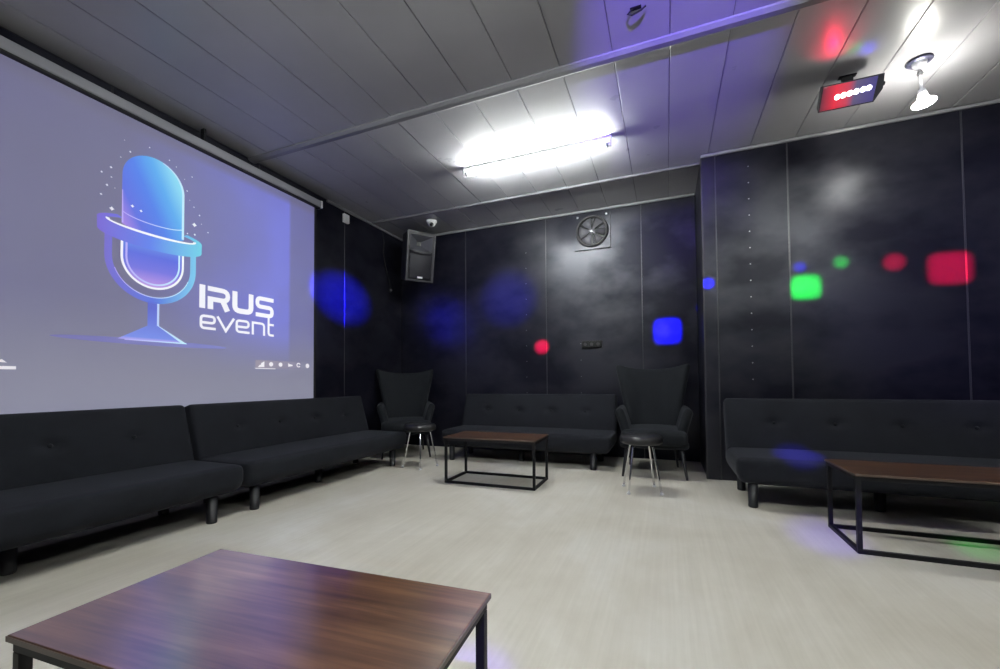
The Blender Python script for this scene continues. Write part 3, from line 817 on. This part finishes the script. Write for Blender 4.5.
# ------------------------------------------------------------------ loudspeaker in the corner
spk = tag(empty('loudspeaker', (-3.065, 4.70, 2.555)), 'black loudspeaker hung in the corner, tilted down', 'loudspeaker')
spk.rotation_euler = (math.radians(11), 0, math.radians(52))   # faces local -y
mat('speaker_cab', (0.018, 0.018, 0.024), 0.5); mat('speaker_grille', (0.04, 0.04, 0.052), 0.5, metal=0.2); mat('horn', (0.075, 0.075, 0.09), 0.35)
hw, hh, dp = .19, .315, .15
bm = bmesh.new()
f0 = [bm.verts.new(p) for p in ((-hw, -dp, -hh), (hw, -dp, -hh), (hw, -dp, hh), (-hw, -dp, hh))]
f1 = [bm.verts.new(p) for p in ((-hw*.86, dp, -hh*.96), (hw*.86, dp, -hh*.96), (hw*.86, dp, hh*.96), (-hw*.86, dp, hh*.96))]
for k in range(4): bm.faces.new((f0[k], f0[(k+1) % 4], f1[(k+1) % 4], f1[k]))
bm.faces.new(f1)
bmesh.ops.bevel(bm, geom=[e for e in bm.edges if not e.is_boundary], offset=.012, segments=2, affect='EDGES')
cab = obj('cabinet', bm, 'speaker_cab', spk)
bm = bx(-hw, hw, -dp-.012, -dp+.004, hh-.016, hh, bevel=.004); box(bm, -hw, hw, -dp-.012, -dp+.004, -hh, -hh+.016, bevel=.004)
box(bm, -hw, -hw+.014, -dp-.012, -dp+.004, -hh, hh, bevel=.004); box(bm, hw-.014, hw, -dp-.012, -dp+.004, -hh, hh, bevel=.004)
obj('front_frame', bm, mat('speaker_rim', (0.045, 0.045, 0.056), 0.35), spk)
bm = bx(-hw+.004, hw-.004, -dp, -dp+.015, -hh+.004, .075); box(bm, -hw+.004, hw-.004, -dp, -dp+.015, .272, hh-.004)
box(bm, -hw+.004, -.153, -dp, -dp+.015, .075, .272); box(bm, .153, hw-.004, -dp, -dp+.015, .075, .272)
obj('baffle', bm, 'speaker_cab', spk)
# horn: flared rectangular mouth
bm = bmesh.new()
mo = [bm.verts.new((x, -dp-.006, z)) for x, z in ((-.15, .075), (.15, .075), (.155, .272), (-.155, .272))]
mi = [bm.verts.new((x, -dp+.10, z)) for x, z in ((-.028, .145), (.028, .145), (.028, .20), (-.028, .20))]
for k in range(4): bm.faces.new((mo[k], mo[(k+1) % 4], mi[(k+1) % 4], mi[k]))
hb = obj('horn', bm, 'horn', spk)
obj('horn_throat', bx(-.028, .028, -dp+.098, -dp+.102, .145, .20), 'fan_dark', hb)
# woofer grille, bowed, with an arched top
bm = bmesh.new(); rows = []
for j in range(9):
    v_ = j/8; row = []
    for i in range(13):
        u_ = -1+2*i/12; ztop = .055 + .045*(1-u_*u_)*-0.6 + .02
        z = -hh+.022 + (ztop + hh-.022)*v_
        row.append(bm.verts.new((u_*.155, -dp-.006-.018*(1-u_*u_)*math.sin(PI*v_)**.5, z)))
    rows.append(row)
for a, b in zip(rows, rows[1:]):
    for i in range(12): bm.faces.new((a[i], a[i+1], b[i+1], b[i]))
bmesh.ops.solidify(bm, geom=list(bm.faces), thickness=.004)
gr = obj('grille', bm, 'speaker_grille', spk, True)
obj('badge', bx(-.035, .035, -dp-.022, -dp-.014, -hh+.038, -hh+.062, bevel=.003), 'white_plastic', gr)
# wall arm reaching back into the corner
bpy.context.view_layer.update()
iw = spk.matrix_world.inverted()
arm = obj('wall_arm', tube(bmesh.new(), [iw @ Vector(p) for p in ((-3.15, 4.81, 2.62), (-3.19, 4.90, 2.63), (-3.20, 5.05, 2.63))], .018, 10), 'black_steel', spk, True)
bm = bx(-3.26, -3.14, YB-.012, YB, 2.55, 2.71, bevel=.003); bm.transform(iw)
obj('wall_plate', bm, 'black_steel', arm)
obj('arm_plate', bx(-.05, .05, dp-.008, dp+.006, -.05, .09, bevel=.003), 'black_steel', spk)

# cable hanging on the left wall beside the loudspeaker
cbl = tag(obj('speaker_cable', tube(bmesh.new(), [(XL+.012, 4.60, 2.93), (XL+.016, 4.63, 2.80), (XL+.014, 4.61, 2.66), (XL+.016, 4.65, 2.50), (XL+.014, 4.72, 2.36), (XL+.016, 4.77, 2.22), (XL+.02, 4.80, 2.17)], .006, 8), 'black_plastic', None, True),
    'thin black cable dangling on the left wall beside the loudspeaker', 'cable')
wj = tag(empty('wall_jack', (XL, 4.775, 2.175)), 'small round grey jack on the left wall below the loudspeaker', 'jack')
obj('plate', cone(bmesh.new(), (0, 0, 0), (.012, 0, 0), .03, .028, 20), 'black_plastic', wj)
obj('pin', cone(bmesh.new(), (.012, 0, 0), (.03, 0, 0), .014, .012, 16), 'grey_metal', wj)
# small white box at the top of the left wall
wbx = tag(empty('junction_box', (XL, 3.90, 2.862)), 'small white box high on the left wall beside the screen', 'box')
obj('body', bx(0, .035, -.042, .042, -.052, .052, bevel=.006), 'white_plastic', wbx)
obj('lid', bx(.035, .04, -.036, .036, -.046, .046, bevel=.003), 'white_plastic', wbx)
# dome camera
dc = tag(empty('dome_camera', (-2.775, 4.60, ZC)), 'white dome camera on the ceiling above the loudspeaker', 'camera')
obj('base', lathe(bmesh.new(), [(0, 0), (.062, 0), (.066, -.008), (.064, -.03), (.056, -.042), (.04, -.044), (0, -.044)], 32), 'white_plastic', dc, True)
obj('dome', lathe(bmesh.new(), [(.047, -.040), (.045, -.058), (.034, -.076), (.018, -.086), (0, -.089)], 28), 'white_plastic', dc, True)
obj('lens', lathe(bmesh.new(), [(.026, 0), (.025, .012), (.016, .018), (0, .019)], 20,
    Matrix.Translation((.014, -.026, -.064)) @ Vector((0, 0, 1)).rotation_difference(Vector((.45, -.72, -.5)).normalized()).to_matrix().to_4x4()), mat('lens_black', (0.004, 0.004, 0.005), 0.12), dc, True)
# triple socket on the back wall
so = tag(empty('wall_socket', (-0.826, YB, 1.335)), 'black triple power socket on the back wall above the sofa', 'socket')
obj('back_box', bx(-.12, .12, -.03, 0, -.045, .045, bevel=.006), mat('socket_black', (0.006, 0.006, 0.007), 0.45, spec=0.3), so)
for k in (-1, 0, 1):
    p = obj('socket_face', bx(k*.076-.034, k*.076+.034, -.038, -.03, -.034, .034, bevel=.004), 'socket_black', so)
    obj('socket_hole', cone(bmesh.new(), (k*.076, -.0385, 0), (k*.076, -.0392, 0), .02, .02, 20), 'fan_dark', p)
# hook on the ceiling
hk = tag(empty('ceiling_hook', (-0.125, 2.39, ZC)), 'small dark hook on the ceiling in front of the cross joint', 'hook')
obj('plate', bx(-.03, .03, -.012, .012, -.005, 0, bevel=.001, seg=1), 'black_steel', hk)
obj('hook', tube(bmesh.new(), [(-.02, 0, -.004), (-.045, .01, -.016), (-.02, .012, -.026), (.03, .0, -.022), (.055, -.006, -.012)], .005, 8), 'black_steel', hk, True)
